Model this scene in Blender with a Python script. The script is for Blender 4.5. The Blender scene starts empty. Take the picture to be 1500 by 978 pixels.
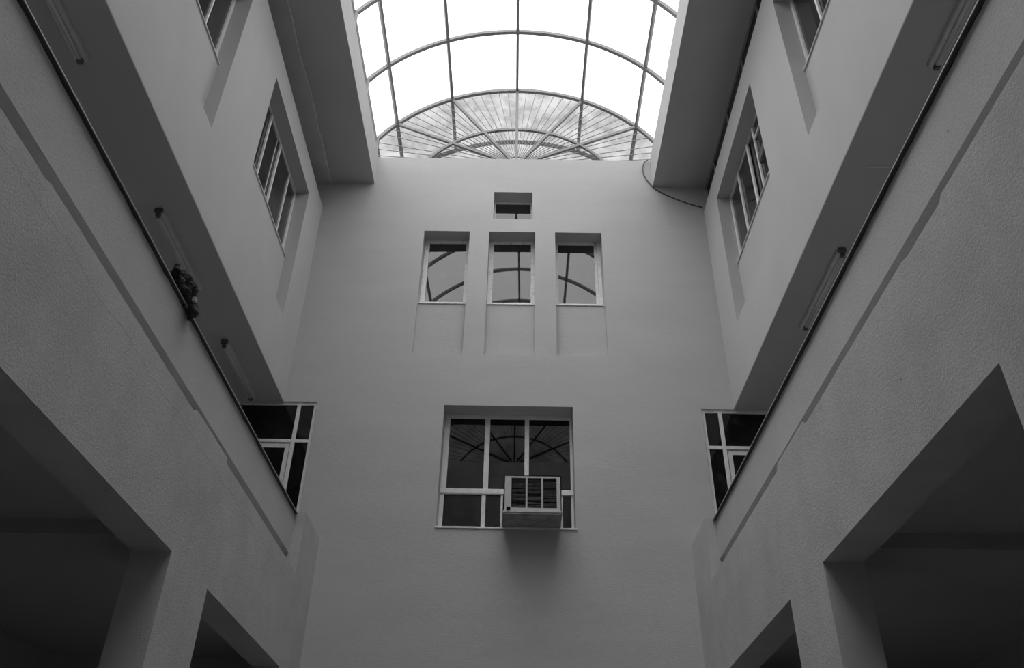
import bpy, bmesh, math, random
from mathutils import Vector, Matrix, noise
R = random.Random(7)
scene = bpy.context.scene
COL = scene.collection

# ------------------------------------------------------------------ camera
cd = bpy.data.cameras.new('camera')
cd.sensor_width = 36.0
cd.lens = 29.548
cd.clip_start = 0.05
cam = bpy.data.objects.new('camera', cd)
COL.objects.link(cam)
rt = Vector((0.999845, -0.000605, 0.017575))
up = Vector((-0.014802, -0.568539, 0.822523))
fw = Vector((-0.009494, 0.822656, 0.568460))
cam.matrix_world = Matrix(((rt.x, up.x, -fw.x, 0.145), (rt.y, up.y, -fw.y, 0.0), (rt.z, up.z, -fw.z, 1.55), (0, 0, 0, 1)))
scene.camera = cam

# ------------------------------------------------------------------ world: overcast sky, brightest overhead
w = bpy.data.worlds.new('overcast_sky')
scene.world = w
w.use_nodes = True
nt = w.node_tree
nt.nodes.clear()
wo = nt.nodes.new('ShaderNodeOutputWorld')
bg = nt.nodes.new('ShaderNodeBackground')
tc = nt.nodes.new('ShaderNodeTexCoord')
sx = nt.nodes.new('ShaderNodeSeparateXYZ')
mr = nt.nodes.new('ShaderNodeMapRange')
mr.inputs['From Min'].default_value = 0.0
mr.inputs['From Max'].default_value = 1.0
mr.inputs['To Min'].default_value = 0.40
mr.inputs['To Max'].default_value = 1.20
nt.links.new(tc.outputs['Generated'], sx.inputs[0])
nt.links.new(sx.outputs['Z'], mr.inputs['Value'])
nt.links.new(mr.outputs[0], bg.inputs['Color'])
bg.inputs['Strength'].default_value = 1.0
nt.links.new(bg.outputs[0], wo.inputs['Surface'])

# the sun behind thin cloud, high above the skylight and out of the picture
sd = bpy.data.lights.new('veiled_sun_offscreen', 'SUN')
sd.energy = 1.2
sd.angle = math.radians(60)
so = bpy.data.objects.new('veiled_sun_offscreen', sd)
COL.objects.link(so)
so.rotation_euler = Vector((0.18, 0.08, -0.98)).to_track_quat('-Z', 'Y').to_euler()
so.location = (-6, 2, 20)

vs = scene.view_settings
vs.view_transform = 'Standard'
vs.look = 'None'
vs.exposure = 1.55
vs.gamma = 1.0
vs.use_curve_mapping = False

# ------------------------------------------------------------------ materials
def new_mat(name):
    m = bpy.data.materials.new(name)
    m.use_nodes = True
    m.node_tree.nodes.clear()
    return m, m.node_tree.nodes, m.node_tree.links

def plaster(name, base, var=0.06, scale=1.3, bump=0.25, bscale=70.0, rough=0.9, stretch=(1, 1, 1), crack=None, dist=0.01):
    m, N, L = new_mat(name)
    out = N.new('ShaderNodeOutputMaterial')
    p = N.new('ShaderNodeBsdfPrincipled')
    p.inputs['Roughness'].default_value = rough
    p.inputs['Specular IOR Level'].default_value = 0.15
    geo = N.new('ShaderNodeNewGeometry')
    mp = N.new('ShaderNodeMapping')
    mp.inputs['Scale'].default_value = stretch
    L.new(geo.outputs['Position'], mp.inputs['Vector'])
    n1 = N.new('ShaderNodeTexNoise')
    n1.inputs['Scale'].default_value = scale
    n1.inputs['Detail'].default_value = 7
    n1.inputs['Roughness'].default_value = 0.62
    L.new(mp.outputs[0], n1.inputs['Vector'])
    cr = N.new('ShaderNodeValToRGB')
    cr.color_ramp.elements[0].position = 0.3
    cr.color_ramp.elements[1].position = 0.7
    a, b = base * (1 - var), base * (1 + var)
    cr.color_ramp.elements[0].color = (a, a, a, 1)
    cr.color_ramp.elements[1].color = (b, b, b, 1)
    L.new(n1.outputs[0], cr.inputs[0])
    col = cr.outputs[0]
    # sparse small pits and specks
    vo = N.new('ShaderNodeTexVoronoi')
    vo.inputs['Scale'].default_value = 2.6
    L.new(geo.outputs['Position'], vo.inputs['Vector'])
    lt = N.new('ShaderNodeMath')
    lt.operation = 'LESS_THAN'
    lt.inputs[1].default_value = 0.022
    L.new(vo.outputs['Distance'], lt.inputs[0])
    mx = N.new('ShaderNodeMixRGB')
    mx.blend_type = 'MULTIPLY'
    mx.inputs['Color2'].default_value = (0.55, 0.55, 0.55, 1)
    L.new(lt.outputs[0], mx.inputs['Fac'])
    L.new(col, mx.inputs['Color1'])
    col = mx.outputs[0]
    if crack is not None:
        sp = N.new('ShaderNodeSeparateXYZ')
        L.new(geo.outputs['Position'], sp.inputs[0])
        n3 = N.new('ShaderNodeTexNoise')
        n3.inputs['Scale'].default_value = 1.6
        n3.inputs['Detail'].default_value = 6
        L.new(geo.outputs['Position'], n3.inputs['Vector'])
        ma = N.new('ShaderNodeMath')
        ma.operation = 'MULTIPLY_ADD'
        ma.inputs[1].default_value = 0.16
        L.new(n3.outputs[0], ma.inputs[0])
        L.new(sp.outputs['Z'], ma.inputs[2])
        cm = N.new('ShaderNodeMath')
        cm.operation = 'COMPARE'
        cm.inputs[1].default_value = crack + 0.08
        cm.inputs[2].default_value = 0.0022
        L.new(ma.outputs[0], cm.inputs[0])
        m2 = N.new('ShaderNodeMixRGB')
        m2.blend_type = 'MULTIPLY'
        m2.inputs['Color2'].default_value = (0.66, 0.66, 0.66, 1)
        L.new(cm.outputs[0], m2.inputs['Fac'])
        L.new(col, m2.inputs['Color1'])
        col = m2.outputs[0]
    L.new(col, p.inputs['Base Color'])
    n2 = N.new('ShaderNodeTexNoise')
    n2.inputs['Scale'].default_value = bscale
    n2.inputs['Detail'].default_value = 5
    n2.inputs['Roughness'].default_value = 0.6
    L.new(mp.outputs[0], n2.inputs['Vector'])
    bp = N.new('ShaderNodeBump')
    bp.inputs['Strength'].default_value = bump
    bp.inputs['Distance'].default_value = dist
    L.new(n2.outputs[0], bp.inputs['Height'])
    L.new(bp.outputs[0], p.inputs['Normal'])
    L.new(p.outputs[0], out.inputs[0])
    return m

def simple(name, base, rough=0.5, metal=0.0, var=0.0, spec=0.4, scale=9.0, blotch=None):
    m, N, L = new_mat(name)
    out = N.new('ShaderNodeOutputMaterial')
    p = N.new('ShaderNodeBsdfPrincipled')
    p.inputs['Roughness'].default_value = rough
    p.inputs['Metallic'].default_value = metal
    p.inputs['Specular IOR Level'].default_value = spec
    geo = N.new('ShaderNodeNewGeometry')
    n1 = N.new('ShaderNodeTexNoise')
    n1.inputs['Scale'].default_value = scale
    n1.inputs['Detail'].default_value = 6
    L.new(geo.outputs['Position'], n1.inputs['Vector'])
    cr = N.new('ShaderNodeValToRGB')
    a, b = base * (1 - var), base * (1 + var)
    lo, hi = (0.3, 0.7) if blotch is None else blotch
    cr.color_ramp.elements[0].position = lo
    cr.color_ramp.elements[1].position = hi
    cr.color_ramp.elements[0].color = (a, a, a, 1)
    cr.color_ramp.elements[1].color = (b, b, b, 1)
    L.new(n1.outputs[0], cr.inputs[0])
    L.new(cr.outputs[0], p.inputs['Base Color'])
    L.new(p.outputs[0], out.inputs[0])
    return m

def pane_mat(name, refl=0.3, through=0.12, body=0.02):
    """dusty mirror-tinted window glass"""
    m, N, L = new_mat(name)
    out = N.new('ShaderNodeOutputMaterial')
    gl = N.new('ShaderNodeBsdfGlossy')
    gl.inputs['Color'].default_value = (0.95, 0.95, 0.95, 1)
    gl.inputs['Roughness'].default_value = 0.015
    tr = N.new('ShaderNodeBsdfTransparent')
    tr.inputs['Color'].default_value = (through, through, through, 1)
    df = N.new('ShaderNodeBsdfDiffuse')
    df.inputs['Color'].default_value = (0.35, 0.35, 0.35, 1)
    geo = N.new('ShaderNodeNewGeometry')
    n1 = N.new('ShaderNodeTexNoise')
    n1.inputs['Scale'].default_value = 7
    n1.inputs['Detail'].default_value = 8
    n1.inputs['Roughness'].default_value = 0.7
    L.new(geo.outputs['Position'], n1.inputs['Vector'])
    mr = N.new('ShaderNodeMapRange')
    mr.inputs['From Min'].default_value = 0.5
    mr.inputs['From Max'].default_value = 0.8
    mr.inputs['To Min'].default_value = body
    mr.inputs['To Max'].default_value = body + 0.10
    L.new(n1.outputs[0], mr.inputs['Value'])
    a = N.new('ShaderNodeMixShader')
    L.new(mr.outputs[0], a.inputs[0])
    L.new(tr.outputs[0], a.inputs[1])
    L.new(df.outputs[0], a.inputs[2])
    fr = N.new('ShaderNodeFresnel')
    fr.inputs['IOR'].default_value = 1.5
    ad = N.new('ShaderNodeMath')
    ad.operation = 'ADD'
    ad.use_clamp = True
    ad.inputs[1].default_value = refl
    L.new(fr.outputs[0], ad.inputs[0])
    b = N.new('ShaderNodeMixShader')
    L.new(ad.outputs[0], b.inputs[0])
    L.new(a.outputs[0], b.inputs[1])
    L.new(gl.outputs[0], b.inputs[2])
    L.new(b.outputs[0], out.inputs[0])
    return m

def sheet_mat(name, clear, tint, milky, dirt=0.0, dscale=2.0):
    """translucent roof sheet: mostly lets the sky through, partly milky, optionally streaked with dirt"""
    m, N, L = new_mat(name)
    out = N.new('ShaderNodeOutputMaterial')
    tr = N.new('ShaderNodeBsdfTransparent')
    tl = N.new('ShaderNodeBsdfTranslucent')
    tl.inputs['Color'].default_value = (milky, milky, milky, 1)
    geo = N.new('ShaderNodeNewGeometry')
    n1 = N.new('ShaderNodeTexNoise')
    n1.inputs['Scale'].default_value = dscale
    n1.inputs['Detail'].default_value = 9
    n1.inputs['Roughness'].default_value = 0.68
    L.new(geo.outputs['Position'], n1.inputs['Vector'])
    cr = N.new('ShaderNodeValToRGB')
    lo = tint * (1 - dirt)
    cr.color_ramp.elements[0].position = 0.36
    cr.color_ramp.elements[1].position = 0.62
    cr.color_ramp.elements[0].color = (lo, lo, lo, 1)
    cr.color_ramp.elements[1].color = (tint, tint, tint, 1)
    L.new(n1.outputs[0], cr.inputs[0])
    L.new(cr.outputs[0], tr.inputs['Color'])
    a = N.new('ShaderNodeMixShader')
    a.inputs[0].default_value = clear
    L.new(tl.outputs[0], a.inputs[1])
    L.new(tr.outputs[0], a.inputs[2])
    L.new(a.outputs[0], out.inputs[0])
    return m

M = {}
M['wall'] = plaster('smooth_painted_plaster', 0.44, 0.045, 1.1, 0.22, 26, stretch=(0.6, 1, 2.4))
M['upper'] = plaster('painted_plaster_with_faint_runs', 0.44, 0.04, 1.2, 0.12, 45, stretch=(1, 1, 0.5))
M['rough'] = plaster('rough_stucco', 0.44, 0.10, 1.8, 0.38, 75, dist=0.012)
M['rough_crack'] = plaster('rough_stucco_with_hairline_crack', 0.44, 0.10, 1.8, 0.38, 75, crack=4.46, dist=0.012)
M['parapet'] = plaster('stippled_parapet_plaster', 0.44, 0.05, 1.6, 0.35, 60)
M['soffit'] = plaster('painted_soffit', 0.42, 0.05, 0.9, 0.05, 30)
M['gceil'] = plaster('painted_gallery_ceiling', 0.44, 0.05, 0.9, 0.05, 30)
M['front'] = plaster('painted_end_wall', 0.44, 0.08, 1.4, 0.1, 30)
M['patch'] = plaster('bare_cement_render', 0.52, 0.10, 2.2, 0.3, 50)
M['stone'] = simple('dark_polished_coping_stone', 0.06, 0.35, var=0.25, scale=60)
M['edge'] = simple('painted_lit_edge_strip', 0.40, 0.4, var=0.08)  # pale tone paints in the light along the coping's front edge
M['floor'] = plaster('grey_stone_floor', 0.20, 0.08, 2.0, 0.1, 20)
M['room'] = plaster('room_plaster', 0.44, 0.06, 1.2, 0.1, 30)
M['alu'] = simple('weathered_pale_window_paint', 0.66, 0.55, var=0.10, scale=14)
M['peel'] = simple('peeling_white_window_paint', 0.62, 0.7, var=0.18, scale=22, blotch=(0.34, 0.44))
M['glass'] = pane_mat('tinted_window_glass', 0.05, 0.10, 0.05)
M['glass_dark'] = pane_mat('dark_window_glass', 0.0, 0.10, 0.010)
M['steel'] = simple('grey_painted_steel_tube', 0.20, 0.5, var=0.12, scale=20)
M['wire'] = simple('grey_painted_thin_bar', 0.20, 0.5, var=0.1)
M['sheet'] = sheet_mat('milky_roof_sheet', 0.90, 0.93, 0.85, 0.05, 1.4)
M['dirty'] = sheet_mat('dirty_lunette_glass', 0.86, 0.34, 0.22, 0.46, 3.2)
M['ac_body'] = simple('aged_enamelled_sheet_metal', 0.44, 0.5, var=0.08, scale=12)
M['ac_pan'] = simple('mottled_base_pan', 0.28, 0.7, var=0.25, scale=10)  # darker than the casing, tone varying at random
M['fin'] = simple('dark_dusty_fins', 0.07, 0.6, var=0.4, scale=18)
M['fin_pale'] = simple('dusty_louvre_edges', 0.22, 0.6, var=0.3, scale=18)
M['black'] = simple('black_cloth', 0.018, 0.85, var=0.4, scale=25)
M['rag_pale'] = simple('pale_cloth_patch', 0.34, 0.8, var=0.2)
M['cable'] = simple('dark_cable_sheath', 0.07, 0.6)
M['lamp_body'] = simple('dusty_lamp_batten', 0.54, 0.6, var=0.06)
M['lamp_tube'] = simple('unlit_white_glass_tube', 0.55, 0.25)
M['socket'] = simple('dark_lamp_socket', 0.10, 0.6)

# ------------------------------------------------------------------ mesh helpers
class MB:
    def __init__(self):
        self.v, self.f = [], []
    def add(self, vs, fs):
        o = len(self.v)
        self.v += [tuple(p) for p in vs]
        self.f += [tuple(i + o for i in f) for f in fs]
        return self
    def box(self, x0, x1, y0, y1, z0, z1):
        if x0 > x1: x0, x1 = x1, x0
        if y0 > y1: y0, y1 = y1, y0
        if z0 > z1: z0, z1 = z1, z0
        return self.add([(x0, y0, z0), (x1, y0, z0), (x1, y1, z0), (x0, y1, z0), (x0, y0, z1), (x1, y0, z1), (x1, y1, z1), (x0, y1, z1)],
                        [(0, 3, 2, 1), (4, 5, 6, 7), (0, 1, 5, 4), (1, 2, 6, 5), (2, 3, 7, 6), (3, 0, 4, 7)])
    def bar(self, a, b, wd, dp, n=(0, 1, 0)):
        """straight bar of wd x dp section; dp measured along n"""
        a, b, n = Vector(a), Vector(b), Vector(n).normalized()
        t = (b - a).normalized()
        s = t.cross(n).normalized() * wd / 2
        n = s.cross(t).normalized() * dp / 2
        vs = [p + i * s + j * n for p in (a, b) for i, j in ((-1, -1), (1, -1), (1, 1), (-1, 1))]
        return self.add(vs, [(0, 3, 2, 1), (4, 5, 6, 7), (0, 1, 5, 4), (1, 2, 6, 5), (2, 3, 7, 6), (3, 0, 4, 7)])
    def sweep(self, pts, sect):
        """sect(i) returns the ring of points for station i; open ends capped"""
        rings = [sect(i) for i in range(len(pts))]
        k = len(rings[0])
        vs = [p for r in rings for p in r]
        fs = []
        for i in range(len(rings) - 1):
            for j in range(k):
                fs.append((i * k + j, i * k + (j + 1) % k, (i + 1) * k + (j + 1) % k, (i + 1) * k + j))
        fs.append(tuple(reversed(range(k))))
        fs.append(tuple((len(rings) - 1) * k + j for j in range(k)))
        return self.add(vs, fs)
    def tube(self, pts, r, k=8):
        P = [Vector(p) for p in pts]
        rings = []
        nrm = None
        for i, p in enumerate(P):
            t = (P[min(i + 1, len(P) - 1)] - P[max(i - 1, 0)]).normalized()
            if nrm is None:
                nrm = t.orthogonal().normalized()
            nrm = (nrm - t * nrm.dot(t)).normalized()
            b = t.cross(nrm)
            rings.append([p + r * (math.cos(2 * math.pi * j / k) * nrm + math.sin(2 * math.pi * j / k) * b) for j in range(k)])
        return self.sweep(P, lambda i: rings[i])
    def build(self, name, mat, parent=None, origin=None, smooth=False, bevel=0.0):
        o0 = Vector(origin) if origin else Vector((0, 0, 0))
        me = bpy.data.meshes.new(name)
        me.from_pydata([tuple(Vector(p) - o0) for p in self.v], [], self.f)
        bm = bmesh.new()
        bm.from_mesh(me)
        bmesh.ops.recalc_face_normals(bm, faces=bm.faces)
        bm.to_mesh(me)
        bm.free()
        me.materials.append(M[mat])
        if smooth:
            for p in me.polygons:
                p.use_smooth = True
        ob = bpy.data.objects.new(name, me)
        COL.objects.link(ob)
        if parent is not None:
            ob.parent = parent
            base = Vector((0, 0, 0))
            q = parent
            while q is not None:
                base += q.location
                q = q.parent
            ob.location = o0 - base
        else:
            ob.location = o0
        if bevel:
            md = ob.modifiers.new('bevel', 'BEVEL')
            md.width = bevel
            md.segments = 2
            md.limit_method = 'ANGLE'
        return ob

def tag(o, label, cat, group=None, kind=None):
    o['label'] = label
    o['category'] = cat
    if group: o['group'] = group
    if kind: o['kind'] = kind
    return o

def empty(name, loc):
    o = bpy.data.objects.new(name, None)
    COL.objects.link(o)
    o.location = loc
    o.empty_display_size = 0.2
    return o

def copy_tree(o, parent=None):
    c = o.copy()
    COL.objects.link(c)
    c.parent = parent
    for ch in list(o.children):
        copy_tree(ch, c)
    return c

def holed(mb, fn, u0, u1, v0, v1, t, holes):
    """solid slab on (u,v) with thickness t along w; rectangular holes (ua,ub,va,vb,w0) cut from the face to
    depth w0 (None = right through)"""
    us = sorted({u0, u1, *[h[0] for h in holes], *[h[1] for h in holes]})
    vs_ = sorted({v0, v1, *[h[2] for h in holes], *[h[3] for h in holes]})
    us = [u for u in us if u0 <= u <= u1]
    vs_ = [v for v in vs_ if v0 <= v <= v1]
    def depth(i, j):
        if i < 0 or j < 0 or i >= len(us) - 1 or j >= len(vs_) - 1:
            return t
        uc, vc = (us[i] + us[i + 1]) / 2, (vs_[j] + vs_[j + 1]) / 2
        for h in holes:
            if h[0] < uc < h[1] and h[2] < vc < h[3]:
                return t if h[4] is None else h[4]
        return 0.0
    def q(a, b, c, d):
        mb.add([fn(*a), fn(*b), fn(*c), fn(*d)], [(0, 1, 2, 3)])
    for i in range(len(us) - 1):
        for j in range(len(vs_) - 1):
            a, b, c, d = us[i], us[i + 1], vs_[j], vs_[j + 1]
            w0 = depth(i, j)
            if w0 < t:
                q((a, c, w0), (b, c, w0), (b, d, w0), (a, d, w0))
                q((a, c, t), (b, c, t), (b, d, t), (a, d, t))
            for (ii, jj, e) in ((i - 1, j, 'l'), (i + 1, j, 'r'), (i, j - 1, 'd'), (i, j + 1, 'u')):
                wn = depth(ii, jj)
                if w0 < wn:
                    if e == 'l': q((a, c, w0), (a, d, w0), (a, d, wn), (a, c, wn))
                    if e == 'r': q((b, c, w0), (b, d, w0), (b, d, wn), (b, c, wn))
                    if e == 'd': q((a, c, w0), (b, c, w0), (b, c, wn), (a, c, wn))
                    if e == 'u': q((a, d, w0), (b, d, w0), (b, d, wn), (a, d, wn))
    # weld
    return mb

def weld(o):
    bm = bmesh.new()
    bm.from_mesh(o.data)
    bmesh.ops.remove_doubles(bm, verts=bm.verts, dist=1e-5)
    bmesh.ops.recalc_face_normals(bm, faces=bm.faces)
    bm.to_mesh(o.data)
    bm.free()
    return o

YF, YB = -1.0, 10.0          # court runs from the wall behind the camera to the wall it looks at
ZT = 12.05                   # top of the court walls
# ------------------------------------------------------------------ setting: back wall
back = MB()
TRI = ((-1.39, -0.67), (-0.365, 0.36), (0.675, 1.405))
holes = [(-0.875, 0.88, 5.515, 7.265, None), (-0.31, 0.315, 10.69, 11.28, None)]
for a, b in TRI:
    holes.append((a, b, 9.05, 10.42, None))
    holes.append((a, b, 8.10, 9.05, 0.085))
holes += [(-4.4, -2.61, 5.0, 7.285, None), (2.63, 4.4, 5.0, 7.265, None)]
holed(back, lambda u, v, d: (u, YB + d, v), -6.0, 6.0, 0.0, ZT, 0.40, holes)
o = weld(back.build('wall_back', 'wall'))
tag(o, 'tall pale plastered end wall with the window air conditioner', 'wall', kind='structure')

front = MB().box(-6, 6, YF - 0.4, YF, 0, ZT).build('wall_front', 'front')
tag(front, 'plain plastered end wall facing the wall with the air conditioner', 'wall', kind='structure')
tag(MB().box(-6, 6, YF, YB, -0.2, 0.0).build('floor', 'floor'), 'grey stone floor of the courtyard', 'floor', kind='structure')

RAISE = {-1: [(-1.0, 2.4, 0.0), (2.4, 3.1, -.012), (3.1, 5.6, 0.004), (5.6, 6.4, 0.042), (6.4, 9.2, 0.0)],
         1: [(-1.0, 3.15, 0.014), (3.15, 3.65, -0.012), (3.65, 4.9, 0.005), (4.9, 5.6, 0.0), (5.6, 6.4, 0.048), (6.4, 9.2, 0.0)]}
SIDE = {-1: ('left', 'on the plain side, under the black bundle'), 1: ('right', 'on the side with the clerestory glazing')}
for s in (-1, 1):
    nm, where = SIDE[s]
    other = 'the plain-topped upper wall' if s < 0 else 'the upper wall that carries clerestory glazing'
    # ground-storey wall with the big openings
    lo = MB()
    fn = lambda u, v, d, s=s: (s * (2.30 + d), u, v)
    oo = [(3.05 if s < 0 else 3.18, 5.78, 0.0, 3.63, None), (6.62, 9.12, 0.0, 3.63, None), (0.0, 2.3, 0.0, 3.63, None)]
    holed(lo, fn, YF, YB, 0.0, 4.60, 0.29, oo)
    # hand-trowelled top edge
    ys = [YF]
    while ys[-1] < 9.17:
        ys.append(min(ys[-1] + R.uniform(0.03, 0.09), 9.17))
    prof = []
    for y in ys:
        z = 4.63 + next((r for a, b, r in RAISE[s] if a <= y <= b), 0.0) + 0.005 * noise.noise((y * 6, s * 3.0, 0)) + 0.004 * noise.noise((y * 19, s * 3.0, 4))
        prof.append(z)
    lo.sweep(ys, lambda i: [(s * 2.30, ys[i], 4.60), (s * 2.30, ys[i], prof[i] - 0.004), (s * 2.306, ys[i], prof[i]), (s * 2.40, ys[i], prof[i] - 0.03), (s * 2.40, ys[i], 4.60)])
    # corner pier rising beside the parapet end
    o = weld(lo.build('wall_' + nm, 'rough_crack' if s < 0 else 'rough'))
    MB().box(s * 2.30, s * 2.75, 9.17, YB, 4.60, 5.345).build('corner_pier', 'rough', o)
    tag(o, 'rough stucco ground storey wall below ' + other, 'wall', kind='structure')
    # dark joint and parapet
    sl = MB().box(s * 2.54, s * 2.57, YF, 9.17, 4.60, 4.855 if s < 0 else 4.868).build('trim_%d' % (1 if s < 0 else 2), 'parapet')
    tag(sl, 'shadowed recessed joint under the parapet below ' + other, 'trim', kind='structure')
    pp = MB()
    ys = [YF]
    while ys[-1] < 9.17:
        ys.append(min(ys[-1] + R.uniform(0.02, 0.08), 9.17))
    tz = [5.315 - max(0.0, 0.007 + 0.014 * noise.noise((y * 5, 7 + s, 0)) + 0.010 * noise.noise((y * 23, 7 + s, 2))) for y in ys]
    bz = [(4.858 if s < 0 else 4.872) + 0.003 * noise.noise((y * 8, 2 + s, 0)) for y in ys]
    pp.sweep(ys, lambda i: [(s * 2.42, ys[i], bz[i]), (s * 2.42, ys[i], tz[i]), (s * 2.435, ys[i], 5.315), (s * 2.57, ys[i], 5.315), (s * 2.57, ys[i], 4.858)])
    o = pp.build('parapet_' + nm, 'parapet')
    tag(o, 'stippled plaster gallery parapet below ' + other, 'parapet', kind='structure')
    cp = MB().box(s * 2.396, s * 2.62, YF, 9.165, 5.315, 5.332).build('coping_' + nm, 'stone')
    tag(cp, 'thin dark stone coping on the gallery parapet below ' + other, 'coping', kind='structure')
    ed = MB().box(s * 2.391, s * 2.396, YF, 9.165, 5.3165, 5.3235).build('edge_strip', 'edge', cp)
    # upper wall
    uw = MB()
    hh = []
    for y0 in (3.80, 7.10):
        hh += [(y0, y0 + 2.13, 9.20, 10.455, None), (y0, y0 + 2.13, 8.175, 9.20, 0.15)]
    fn = lambda u, v, d, s=s: (s * (3.07 + d), u, v)
    holed(uw, fn, YF, YB, 7.27, 10.895, 0.35, hh)
    o = weld(uw.build('wall_%s_upper' % nm, 'upper'))
    tag(o, ('pale upper wall with two deep windows and an open top' if s < 0 else 'pale upper wall with two deep windows and clerestory glazing on top'), 'wall', kind='structure')
    # slabs, ceilings, rear walls of the rooms
    o = MB().box(s * 2.57, s * 6.0, YF, YB, 3.905, 4.60).build('ceiling_%s_ground' % nm, 'room')
    tag(o, 'dark arcade ceiling behind the openings under ' + other, 'ceiling', kind='structure')
    for y0, y1 in ((5.90, 6.45), (2.45, 3.0)):
        MB().box(s * 2.59, s * 5.2, y0, y1, 3.79, 3.905).build('beam', 'parapet', o)
    o = MB().box(s * 3.07, s * 6.0, YF, YB, 7.27, 7.60)
    o = MB().box(s * 3.42, s * 6.0, YF, YB, 7.27, 7.60).build('ceiling_%s_gallery' % nm, 'gceil')
    tag(o, 'smooth grey gallery ceiling tucked behind ' + other, 'ceiling', kind='structure')
    un = MB().box(s * 3.072, s * 3.42, YF, YB, 7.262, 7.27).build('beam_soffit', 'gceil', o)
    o = MB().box(s * 5.2, s * 6.0, YF, YB, 0, 3.905).box(s * 5.2, s * 6.0, YF, YB, 4.60, 7.27).box(s * 5.7, s * 6.0, YF, YB, 7.60, 11.44).build('wall_%s_outer' % nm, 'room')
    tag(o, 'dim rear wall of the rooms behind ' + other, 'wall', kind='structure')
    o = MB().box(s * 3.42, s * 5.7, YF, YB, 10.35, 10.60).build('floor_%s_top' % nm, 'room')
    tag(o, 'top storey floor slab behind ' + other, 'floor', kind='structure')
    # roof slab with its bright inner face
    rf = MB().box(s * 2.30, s * 6.0, YF, YB, 11.44, ZT).build('ceiling_%s_roof' % nm, 'soffit')
    tag(rf, 'roof slab edging the skylight above ' + other, 'ceiling', kind='structure')
    MB().box(s * 2.292, s * 2.30, YF, YB, 11.442, ZT).build('fascia', 'wall', rf)
    if s < 0:
        ys = [YF + 0.12 * i for i in range(int((YB - YF) / 0.12) + 1)] + [YB]
        ex = [-2.985 - 0.05 * noise.noise((y * 0.9, 1, 0)) - 0.025 * noise.noise((y * 3.1, 5, 0)) - 0.008 * noise.noise((y * 9, 5, 0)) for y in ys]
        pt = MB()
        pt.sweep(ys, lambda i: [(ex[i], ys[i], 11.439), (ex[i] - 0.008, ys[i], 11.428), (-5.7, ys[i], 11.428), (-5.7, ys[i], 11.439)])
        q = pt.build('render_patch', 'patch', rf)
        q['label'] = 'lighter cement render with a wavy edge'

# rooms behind the back wall
o = MB().box(-6, 6, 13.0, 13.3, 0, 11.9).box(-6.0, -5.7, 10.4, 13, 0, 11.9).box(5.7, 6.0, 10.4, 13, 0, 11.9).build('wall_far', 'room')
tag(o, 'dim far wall of the rooms behind the windows', 'wall', kind='structure')
o = MB().box(-6, 6, 10.4, 13.3, 11.9, 12.02).box(-5.7, 5.7, 10.4, 13.0, 7.6, 7.9).box(-5.7, 5.7, 10.4, 13.0, 4.3, 4.6).build('ceiling_far', 'room')
tag(o, 'floor slabs of the rooms behind the end wall windows', 'ceiling', kind='structure')

# ------------------------------------------------------------------ windows
def window(n, label, fn, org, rails, panes, sill=None, mat='alu', glass='glass', fd=0.05, w0=0.0):
    """rails: (name,u0,u1,v0,v1,[mat]) proud bars; panes: (u0,u1,v0,v1[,dw])"""
    root = empty('window_%d' % n, org)
    tag(root, label, 'window', kind='structure')
    def slab(a, b, c, d, wa, wb):
        p, q = fn(a, c, wa), fn(b, d, wb)
        return MB().box(p[0], q[0], p[1], q[1], p[2], q[2])
    for r in rails:
        dw = r[5] if len(r) > 5 else 0.0
        slab(r[1], r[2], r[3], r[4], w0 + dw - fd / 2, w0 + dw + fd / 2).build(r[0], mat, root, bevel=0.004)
    for p in panes:
        dw = p[4] if len(p) > 4 else 0.0
        slab(p[0], p[1], p[2], p[3], w0 + dw - 0.003, w0 + dw + 0.003).build('pane', glass, root, origin=org)
    if sill:
        slab(*sill).build('sill', mat, root, bevel=0.003)
    return root

BK = lambda u, v, d: (u, YB + d, v)
# three tall windows
tl = ('tall narrow window with peeling white frame, farthest from the clerestory glazing',
      'tall narrow window with peeling white frame directly under the little square window',
      'tall narrow window with a doubled side stile, nearest the clerestory glazing')
for k, (a, b) in enumerate(TRI):
    rails = [('stile', a, a + 0.075, 9.05, 10.42), ('stile', b - 0.06, b, 9.05, 10.42),
             ('bottom_rail', a + 0.075, b - 0.06, 9.05, 9.20), ('top_rail', a + 0.075, b - 0.06, 10.37, 10.42)]
    pane = (a + 0.075, b - 0.06, 9.20, 10.37)
    if k == 2:
        rails[0] = ('stile', a, a + 0.05, 9.05, 10.42)
        rails[2] = ('bottom_rail', a + 0.05, b - 0.105, 9.05, 9.20)
        rails[3] = ('top_rail', a + 0.05, b - 0.105, 10.37, 10.42)
        rails.append(('sash_stile', b - 0.105, b - 0.062, 9.05, 10.42, 0.02))
        pane = (a + 0.05, b - 0.105, 9.20, 10.37)
    wn = window(k + 1, tl[k], BK, ((a + b) / 2, YB + 0.26, 9.05), rails, [pane], sill=(a + 0.005, b - 0.005, 9.046, 9.062, 0.070, 0.235), mat='peel' if k < 2 else 'alu', w0=0.26)
    for ch in wn.children:      # the panes sit a touch askew in their rebates
        if ch.name.startswith('pane'):
            ch.rotation_euler = (math.radians((0.10, 0.32, 0.20)[k]), 0, math.radians((-1.0, -0.40, 0.0)[k]))
window(4, 'little square window high above the middle tall window', BK, (0, YB + 0.26, 10.69),
       [('stile', -0.31, -0.285, 10.69, 11.28), ('stile', 0.29, 0.315, 10.69, 11.28), ('bottom_rail', -0.285, 0.29, 10.69, 10.74), ('top_rail', -0.285, 0.29, 11.25, 11.28)],
       [(-0.285, 0.29, 10.74, 11.25)], w0=0.26, mat='peel')
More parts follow.
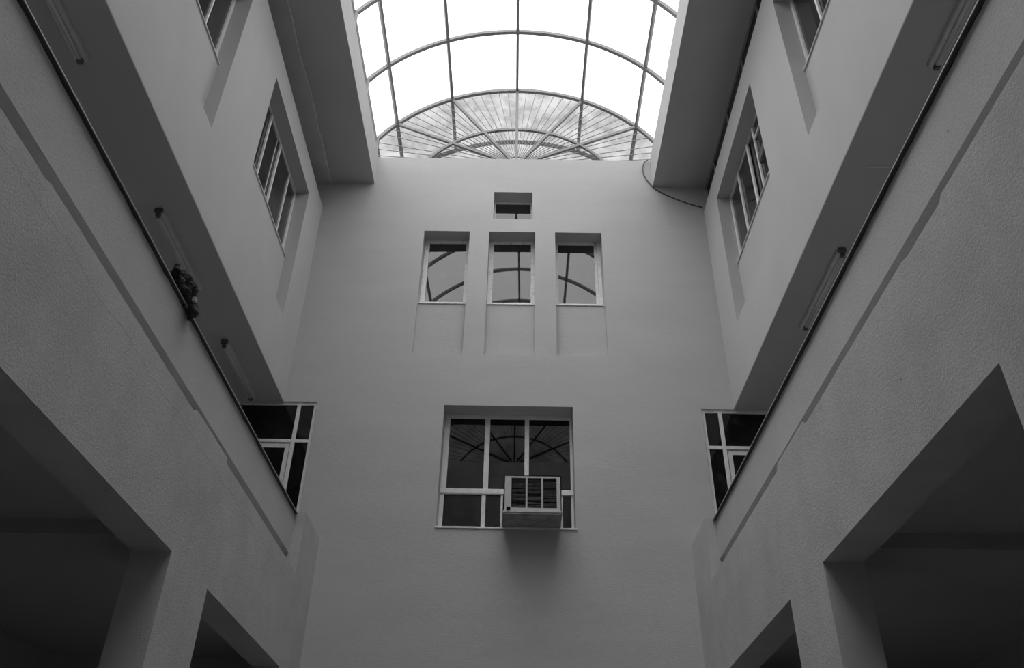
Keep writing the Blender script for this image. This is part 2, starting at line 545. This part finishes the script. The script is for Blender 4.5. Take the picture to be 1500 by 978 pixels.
# wide window with the air conditioner
window(5, 'wide aluminium window holding the air conditioner', BK, (0, YB + 0.28, 5.515),
       [('stile', -0.875, -0.80, 6.15, 7.265), ('stile', -0.875, -0.82, 5.515, 6.08), ('stile', 0.845, 0.88, 5.515, 7.265), ('sash_stile', 0.78, 0.825, 6.15, 7.265, 0.03),
        ('top_rail', -0.80, 0.845, 7.205, 7.265), ('mullion', -0.315, -0.247, 6.15, 7.205), ('mullion', 0.231, 0.291, 6.15, 7.205),
        ('transom', -0.875, 0.88, 6.08, 6.15, -0.015), ('mullion', -0.325, -0.272, 5.62, 6.08), ('mullion', -0.075, -0.045, 5.62, 6.08), ('mullion', 0.705, 0.735, 5.62, 6.08),
        ('bottom_rail', -0.82, 0.845, 5.515, 5.62)],
       [(-0.80, -0.315, 6.15, 7.205), (-0.247, 0.231, 6.15, 7.205), (0.291, 0.845, 6.15, 7.205), (-0.82, -0.325, 5.62, 6.08), (-0.272, -0.075, 5.62, 6.08), (0.735, 0.845, 5.62, 6.08)],
       sill=(-0.885, 0.895, 5.503, 5.527, -0.015, 0.25), glass='glass_dark', w0=0.28)
# glazed gallery ends
for s, n in ((-1, 6), (1, 7)):
    e = 2.61 if s < 0 else 2.63
    zt = 7.285 if s < 0 else 7.265
    f2 = lambda u, v, d, s=s: (s * u, YB + d, v)
    window(n, 'gallery end window behind the parapet ' + ('with the black bundle' if s < 0 else 'under the clerestory side'), f2, (s * 3.4, YB + 0.05, 5.0),
           [('stile', e, e + 0.045, 5.0, zt), ('mullion', e + 0.225, e + 0.275, 5.0, zt), ('mullion', 3.75, 3.80, 5.0, zt), ('stile', 4.35, 4.40, 5.0, zt),
            ('top_rail', e + 0.045, 4.35, zt - 0.045, zt, 0.004), ('transom', e + 0.045, 4.35, 6.675, 6.722, 0.004),
            ('casement_stile', e + 0.285, e + 0.345, 5.05, 6.665, 0.02), ('casement_rail', e + 0.345, 3.74, 6.60, 6.665, 0.02)],
           [(e + 0.045, e + 0.225, 6.722, zt - 0.045), (e + 0.275, 3.75, 6.722, zt - 0.045), (e + 0.045, e + 0.225, 5.0, 6.675), (e + 0.345, 3.74, 5.05, 6.60), (3.80, 4.35, 5.0, 6.675), (3.80, 4.35, 6.722, zt - 0.045)],
           glass='glass_dark', w0=0.045)
# deep windows of the upper side walls
n = 8
for s in (-1, 1):
    for y0, near in ((7.10, False), (3.80, True)):
        f3 = lambda u, v, d, s=s: (s * (3.07 + d), u, v)
        y1 = y0 + 2.13
        zb, zt = 9.20, 10.455
        if s < 0:
            rails = [('stile', y0, y0 + 0.05, zb, zt), ('stile', y1 - 0.05, y1, zb, zt), ('top_rail', y0 + 0.05, y1 - 0.05, zt - 0.05, zt), ('bottom_rail', y0 + 0.05, y1 - 0.05, zb, zb + 0.07),
                     ('mullion', y0 + 0.57, y0 + 0.60, zb + 0.07, zt - 0.05, -0.02), ('sash_stile', y0 + 1.02, y0 + 1.05, zb + 0.07, zt - 0.05, 0.02), ('mullion', y0 + 1.09, y0 + 1.13, zb + 0.07, zt - 0.05, -0.02),
                     ('mullion', y0 + 1.68, y0 + 1.705, zb + 0.07, zt - 0.05, -0.01)]
            us = [y0 + 0.05, y0 + 0.585, y0 + 1.035, y0 + 1.69, y1 - 0.05]
            panes = [(us[i], us[i + 1], zb + 0.07, zt - 0.05, 0.012 * (i % 2)) for i in range(4)]
            lab = 'deep side window with slim upright bars on the open-topped wall, ' + ('over the unlit lamps away from the end wall' if near else 'next to the end wall')
        else:
            rails = [('stile', y0, y0 + 0.05, zb, zt), ('stile', y1 - 0.05, y1, zb, zt), ('top_rail', y0 + 0.05, y1 - 0.05, zt - 0.05, zt), ('bottom_rail', y0 + 0.05, y1 - 0.05, zb, zb + 0.07),
                     ('mullion', y0 + 0.68, y0 + 0.71, zb + 0.07, zt - 0.05, -0.02), ('mullion', y0 + 0.98, y0 + 1.03, zb + 0.07, zt - 0.05, -0.02), ('mullion', y0 + 1.54, y0 + 1.575, zb + 0.07, zt - 0.05, -0.02),
                     ('cross_rail', y0 + 0.05, y0 + 0.68, 10.14, 10.165, -0.02), ('cross_rail', y0 + 0.05, y0 + 0.68, 9.79, 9.815, -0.02)]
            us = [y0 + 0.05, y0 + 0.695, y0 + 1.005, y0 + 1.56, y1 - 0.05]
            panes = [(us[i], us[i + 1], zb + 0.07, zt - 0.05, 0.012 * (i % 2)) for i in range(4)]
            lab = 'deep side window with cross bars under the clerestory glazing, ' + ('the one away from the end wall' if near else 'the one next to the end wall')
        window(n, lab, f3, (s * 3.26, (y0 + y1) / 2, zb), rails, panes, sill=(y0 + 0.004, y1 - 0.004, 9.190, 9.204, 0.132, 0.22), w0=0.205, fd=0.03)
        n += 1
# clerestory strip along the top of one side wall
ms = [-1.0, 0.55, 1.5, 2.45, 3.4, 4.35, 5.15, 5.9, 6.60, 7.456, 8.407, 9.373, 10.0]
rails = [('mullion', y - 0.02, y + 0.02, 10.895, 11.43) for y in ms[1:-1]] + [('top_rail', -1.0, 10.0, 11.40, 11.44), ('bottom_rail', -1.0, 10.0, 10.895, 10.935)]
panes = [(a + 0.02, b - 0.02, 10.935, 11.40) for a, b in zip(ms[:-1], ms[1:])]
window(n, 'dark clerestory strip of panes along the top of a side wall', lambda u, v, d: (3.15 + d, u, v), (3.15, 4.5, 10.895), rails, panes, glass='glass_dark', mat='fin_pale', w0=0.03, fd=0.05)

# small dark box and latch on the barred window
bx = MB().box(3.20, 3.255, 7.30, 7.66, 9.56, 9.72).build('vent_box', 'fin', origin=(3.23, 7.48, 9.56), bevel=0.01)
tag(bx, 'small dark box fixed to the cross-barred side window by the end wall', 'box')
MB().box(3.195, 3.20, 7.33, 7.63, 9.58, 9.70).build('cover', 'fin', bx)

# ------------------------------------------------------------------ barrel-vault skylight
VX, VZ, VR = 0.03, 11.07, 2.855
EDGE = math.asin(2.40 / VR)
A1, A2 = math.radians(24.3), math.radians(47.5)
NODES = [-EDGE, -A2, -A1, 0.0, A1, A2, EDGE]
def arc(th, y, r=VR):
    return Vector((VX + r * math.sin(th), y, VZ + r * math.cos(th)))
RIBY = [11.34] + [10.10 - 1.24 * k for k in range(10)]
sky = empty('skylight', (VX, 4.5, ZT))
tag(sky, 'barrel-vaulted skylight of milky panels on curved steel ribs', 'skylight', kind='structure')
N_SEG = 40
ribmesh = None
for y in RIBY:
    if ribmesh is None:
        r = MB()
        ths = [-EDGE + 2 * EDGE * i / N_SEG for i in range(N_SEG + 1)]
        def sec(i):
            th = ths[i]
            return [arc(th, y - 0.028, VR - 0.03), arc(th, y + 0.028, VR - 0.03), arc(th, y + 0.028, VR + 0.03), arc(th, y - 0.028, VR + 0.03)]
        r.sweep(ths, sec)
        for e in (-1, 1):
            p = arc(e * EDGE, y)
            r.box(p.x - 0.022, p.x + 0.022, y - 0.025, y + 0.025, ZT - 0.03, p.z + 0.02)
        first = r.build('rib', 'steel', sky, origin=(VX, y, VZ))
        ribmesh = first.data
    else:
        c = bpy.data.objects.new('rib', ribmesh)
        COL.objects.link(c)
        c.parent = sky
        c.location = Vector((VX, y, VZ)) - sky.location
for th in NODES[1:-1]:
    MB().bar(arc(th, RIBY[-1]), arc(th, RIBY[0]), 0.046, 0.05, (math.sin(th), 0, math.cos(th))).build('purlin', 'steel', sky)
for e in (-1, 1):
    p = arc(e * EDGE, 0)
    MB().bar((p.x + e * 0.04, RIBY[-1], p.z), (p.x + e * 0.04, RIBY[0], p.z), 0.04, 0.04, (0, 0, 1)).build('eaves_rail', 'steel', sky)
ys = sorted(RIBY)
pm = {}
for j in range(len(ys) - 1):
    y0 = ys[j]
    for i in range(6):
        if i not in pm:
            mb = MB()
            k = 6
            a, b = NODES[i], NODES[i + 1]
            top = [arc(a + (b - a) * t / k, y, VR + 0.036) for y in (0.004, 1.236) for t in range(k + 1)]
            mb.add(top, [(t, t + 1, t + k + 2, t + k + 1) for t in range(k)])
            o = mb.build('roof_panel', 'sheet', sky, smooth=True)
            pm[i] = o.data
        else:
            o = bpy.data.objects.new('roof_panel', pm[i])
            COL.objects.link(o)
            o.parent = sky
        o.location = Vector((0, y0, 0)) - sky.location
    for e in (-1, 1):
        p = arc(e * EDGE, 0)
        key = 10 + e
        if key not in pm:
            x = p.x + e * 0.062
            o = MB().add([(x, 0.004, ZT), (x, 1.236, ZT), (x, 1.236, p.z + 0.02), (x, 0.004, p.z + 0.02)], [(0, 1, 2, 3)]).build('side_panel', 'sheet', sky)
            pm[key] = o.data
        else:
            o = bpy.data.objects.new('side_panel', pm[key])
            COL.objects.link(o)
            o.parent = sky
        o.location = Vector((0, y0, 0)) - sky.location

# fan lunettes closing the vault
FC = Vector((VX + 0.01, 0, 12.00))
def lunette(yl, label):
    root = empty('fan_lunette', Vector((VX, yl, 11.95)) - sky.location)
    root.parent = sky
    root['label'] = label
    c = Vector((FC.x, yl, FC.z))
    for th in NODES[1:-1]:
        MB().bar(c, arc(th, yl, VR - 0.01), 0.048, 0.045).build('radial_bar', 'steel', root)
    ri = 1.82
    am = math.acos((11.96 - VZ) / ri)
    r = MB()
    ths = [-am + 2 * am * i / 30 for i in range(31)]
    r.sweep(ths, lambda i: [arc(ths[i], yl - 0.022, ri - 0.022), arc(ths[i], yl + 0.022, ri - 0.022), arc(ths[i], yl + 0.022, ri + 0.022), arc(ths[i], yl - 0.022, ri + 0.022)])
    r.build('inner_arch', 'steel', root)
    r = MB()
    k = 14
    r.tube([(c.x + 0.2 * math.cos(math.pi * i / k), yl, c.z + 0.2 * math.sin(math.pi * i / k)) for i in range(k + 1)], 0.012, 6)
    r.build('hub_ring', 'steel', root)
    ends = []
    for i in range(1, 5):
        a, b = NODES[i], NODES[i + 1]
        ends += [arc(a + (b - a) * t / 7, yl) for t in range(1, 7)]
    for e in (-1, 1):
        ends += [arc(e * (A2 + math.radians(3.4) * t), yl) for t in (1, 2)]
        ends += [Vector((VX + e * 2.40, yl, z)) for z in (12.52, 12.36, 12.20)]
    for p in ends:
        d = (p - c).normalized()
        MB().bar(c + d * 0.2, p, 0.010, 0.010).build('thin_bar', 'wire', root)
    MB().box(VX - 2.4, VX + 2.4, yl - 0.02, yl + 0.02, 11.96, 12.0).build('base_rail', 'steel', root)
    rings = [[arc(a + (b - a) * t / 5, yl + 0.03, VR - 0.005) for t in range(6)] for a, b in zip(NODES[:-1], NODES[1:])]
    rings[0] = [Vector((VX - 2.4, yl + 0.03, 12.0))] + rings[0]
    rings[-1] = rings[-1] + [Vector((VX + 2.4, yl + 0.03, 12.0))]
    for g in rings:
        MB().add([c + Vector((0, 0.03, 0))] + g, [tuple(range(len(g) + 1))]).build('pane', 'dirty', root)
    return root
lunette(10.10, 'dirty fan-shaped lunette standing on the wall with the air conditioner')
lunette(-1.06, 'dirty fan-shaped lunette on the end wall facing the air conditioner')

# ------------------------------------------------------------------ air conditioner
ac = empty('air_conditioner', (0.328, 9.94, 5.545))
tag(ac, 'boxy window air conditioner jutting from the wide window', 'air conditioner')
X0, X1, YA, Z0, Z1 = -0.025, 0.682, 9.58, 5.548, 6.04
cs = MB()
cs.box(X0, X0 + 0.012, YA, 10.34, Z0 + 0.02, Z1).box(X1 - 0.012, X1, YA, 10.34, Z0 + 0.02, Z1).box(X0 + 0.012, X1 - 0.012, YA, 10.34, Z1 - 0.012, Z1)
cs.build('casing', 'ac_body', ac)
MB().box(X0 - 0.006, X1 + 0.006, YA - 0.004, 10.26, Z0 - 0.02, Z0 + 0.02).build('base_pan', 'ac_pan', ac, bevel=0.004)
fr = MB()
gx = [(0.068, 0.243), (0.266, 0.436), (0.458, 0.624)]
holed(fr, lambda u, v, d: (u, YA + d, v), X0, X1, Z0 + 0.018, Z1, 0.014, [(a, b, 5.612, 6.005, None) for a, b in gx])
fp = weld(fr.build('back_panel', 'ac_body', ac))
MB().box(X0 - 0.004, X1 + 0.01, YA - 0.012, YA + 0.001, Z0 + 0.004, Z0 + 0.034).build('drip_lip', 'ac_body', ac, bevel=0.004)
for gi, (a, b) in enumerate(gx):
    g = MB()
    k = 22
    for i in range(k):
        z = 5.618 + (6.0 - 5.618) * i / (k - 1)
        if R.random() < 0.12: continue
        t = R.uniform(-0.004, 0.004)
        g.add([(a - 0.004, YA + 0.018, z), (b + 0.004, YA + 0.018, z + t), (b + 0.004, YA + 0.042, z + 0.012 + t), (a - 0.004, YA + 0.042, z + 0.012), (a - 0.004, YA + 0.019, z - 0.003), (b + 0.004, YA + 0.019, z - 0.003 + t)],
              [(0, 1, 2, 3), (4, 5, 1, 0)])
    g.build('louvre_bank', 'fin_pale', ac)
MB().box(0.03, 0.65, YA + 0.06, YA + 0.10, 5.58, 6.02).build('coil', 'fin', ac)
kb = MB()
for i, (dx, dz, rr) in enumerate(((0.034, 5.597, 0.020), (0.046, 5.600, 0.014), (0.022, 5.592, 0.013))):
    kb.tube([(dx, YA - 0.022, dz), (dx, YA - 0.012, dz), (dx, YA + 0.004, dz)], rr, 10)
q = kb.build('drain_plug', 'black', ac)
q['label'] = 'black lump at the casing corner'
MB().box(X1 + 0.0005, X1 + 0.008, 9.66, 9.70, 5.60, 5.64).build('side_clip', 'black', ac)
MB().box(X0 - 0.008, X0 - 0.0005, 9.66, 9.70, 5.60, 5.64).build('side_clip', 'black', ac)

# ------------------------------------------------------------------ unlit batten lamps on the gallery ceilings
def lamp(x, y0, y1, label):
    root = empty('batten_lamp', (x, (y0 + y1) / 2, 7.27))
    tag(root, label, 'lamp', 'unlit tube lamps on the gallery ceilings')
    MB().box(x - 0.052, x + 0.052, y0 + 0.03, y1, 7.212, 7.27).build('batten', 'lamp_body', root, bevel=0.006)
    MB().tube([(x, y0 + 0.06, 7.199), (x, (y0 + y1) / 2, 7.199), (x, y1 - 0.05, 7.199)], 0.019, 10).build('tube', 'lamp_tube', root, smooth=True)
    for y in (y0 + 0.03, y1 - 0.03):
        MB().box(x - 0.02, x + 0.02, y - 0.018, y + 0.018, 7.172, 7.226).build('socket', 'socket', root)
    MB().box(x - 0.040, x + 0.040, y0 - 0.005, y0 + 0.028, 7.215, 7.27).build('end_box', 'socket', root, bevel=0.006)
    return root
lamp(-3.46, 6.16, 7.44, 'unlit tube lamp on the gallery ceiling just past the black bundle')
lamp(-3.46, 8.48, 9.82, 'unlit tube lamp at the end wall, on the ceiling behind the bundle parapet')
lamp(-3.46, 3.05, 4.39, 'unlit tube lamp on the gallery ceiling, before the black bundle')
lamp(3.45, 6.62, 7.99, 'unlit tube lamp past the ceiling joint, on the clerestory side')
lamp(3.45, 3.0, 4.35, 'unlit tube lamp before the ceiling joint, on the clerestory side')
o = MB().box(3.30, 3.62, 5.462, 5.488, 7.255, 7.27).build('ceiling_conduit', 'lamp_body', origin=(3.46, 5.475, 7.27), bevel=0.003)
tag(o, 'short flat conduit strip on the gallery ceiling below the clerestory', 'conduit')

# ------------------------------------------------------------------ black bundle caught on the parapet
rag = empty('black_bundle', (-2.42, 5.06, 5.333))
tag(rag, 'crumpled black cloth bundle caught on the gallery parapet edge', 'cloth')
bm = bmesh.new()
blobs = [((-2.40, 4.86, 5.39), (0.035, 0.05, 0.045)), ((-2.41, 4.93, 5.37), (0.045, 0.07, 0.05)), ((-2.41, 5.00, 5.40), (0.05, 0.07, 0.07)), ((-2.42, 5.08, 5.43), (0.055, 0.08, 0.09)),
         ((-2.42, 5.15, 5.40), (0.05, 0.07, 0.10)), ((-2.41, 5.20, 5.36), (0.05, 0.06, 0.07)), ((-2.37, 5.20, 5.30), (0.03, 0.05, 0.06)), ((-2.43, 5.23, 5.44), (0.035, 0.05, 0.04)),
         ((-2.42, 5.05, 5.50), (0.03, 0.035, 0.04)), ((-2.39, 5.24, 5.27), (0.022, 0.03, 0.035)), ((-2.40, 4.83, 5.42), (0.02, 0.025, 0.03))]
for c, r in blobs:
    g = bmesh.ops.create_icosphere(bm, subdivisions=2, radius=1.0)
    for v in g['verts']:
        v.co = Vector((c[0] + v.co.x * r[0] * 1.25, c[1] + v.co.y * r[1] * 1.2, c[2] + 0.03 + v.co.z * r[2] * 1.3))
me = bpy.data.meshes.new('cloth')
bm.to_mesh(me)
bm.free()
me.materials.append(M['black'])
cl = bpy.data.objects.new('cloth', me)
COL.objects.link(cl)
cl.parent = rag
for v in me.vertices:
    v.co -= rag.location
md = cl.modifiers.new('remesh', 'REMESH')
md.mode = 'VOXEL'
md.voxel_size = 0.010
tx = bpy.data.textures.new('folds', 'CLOUDS')
tx.noise_scale = 0.07
dm = cl.modifiers.new('folds', 'DISPLACE')
dm.texture = tx
dm.strength = 0.07
dm.mid_level = 0.5
tp = MB()
tp.box(-2.365, -2.335, 5.13, 5.165, 5.36, 5.40)
q = tp.build('tag', 'rag_pale', rag, bevel=0.006)
q['label'] = 'small pale patch'

# ------------------------------------------------------------------ loose cable on the back wall
pts = [(2.26, 9.97, 12.045), (2.21, 9.97, 12.01), (2.168, 9.975, 11.93), (2.150, 9.98, 11.82), (2.162, 9.985, 11.70), (2.209, 9.985, 11.571), (2.278, 9.985, 11.447), (2.335, 9.985, 11.37), (2.412, 9.985, 11.311), (2.50, 9.985, 11.245), (2.591, 9.985, 11.192), (2.72, 9.985, 11.122), (2.854, 9.985, 11.06), (2.98, 9.985, 11.01), (3.06, 9.985, 10.985)]
cu = MB().tube(pts, 0.0095, 6).build('loose_cable', 'cable', origin=(2.6, 9.985, 11.0), smooth=True)
tag(cu, 'loose dark cable sagging across the corner of the end wall', 'cable')
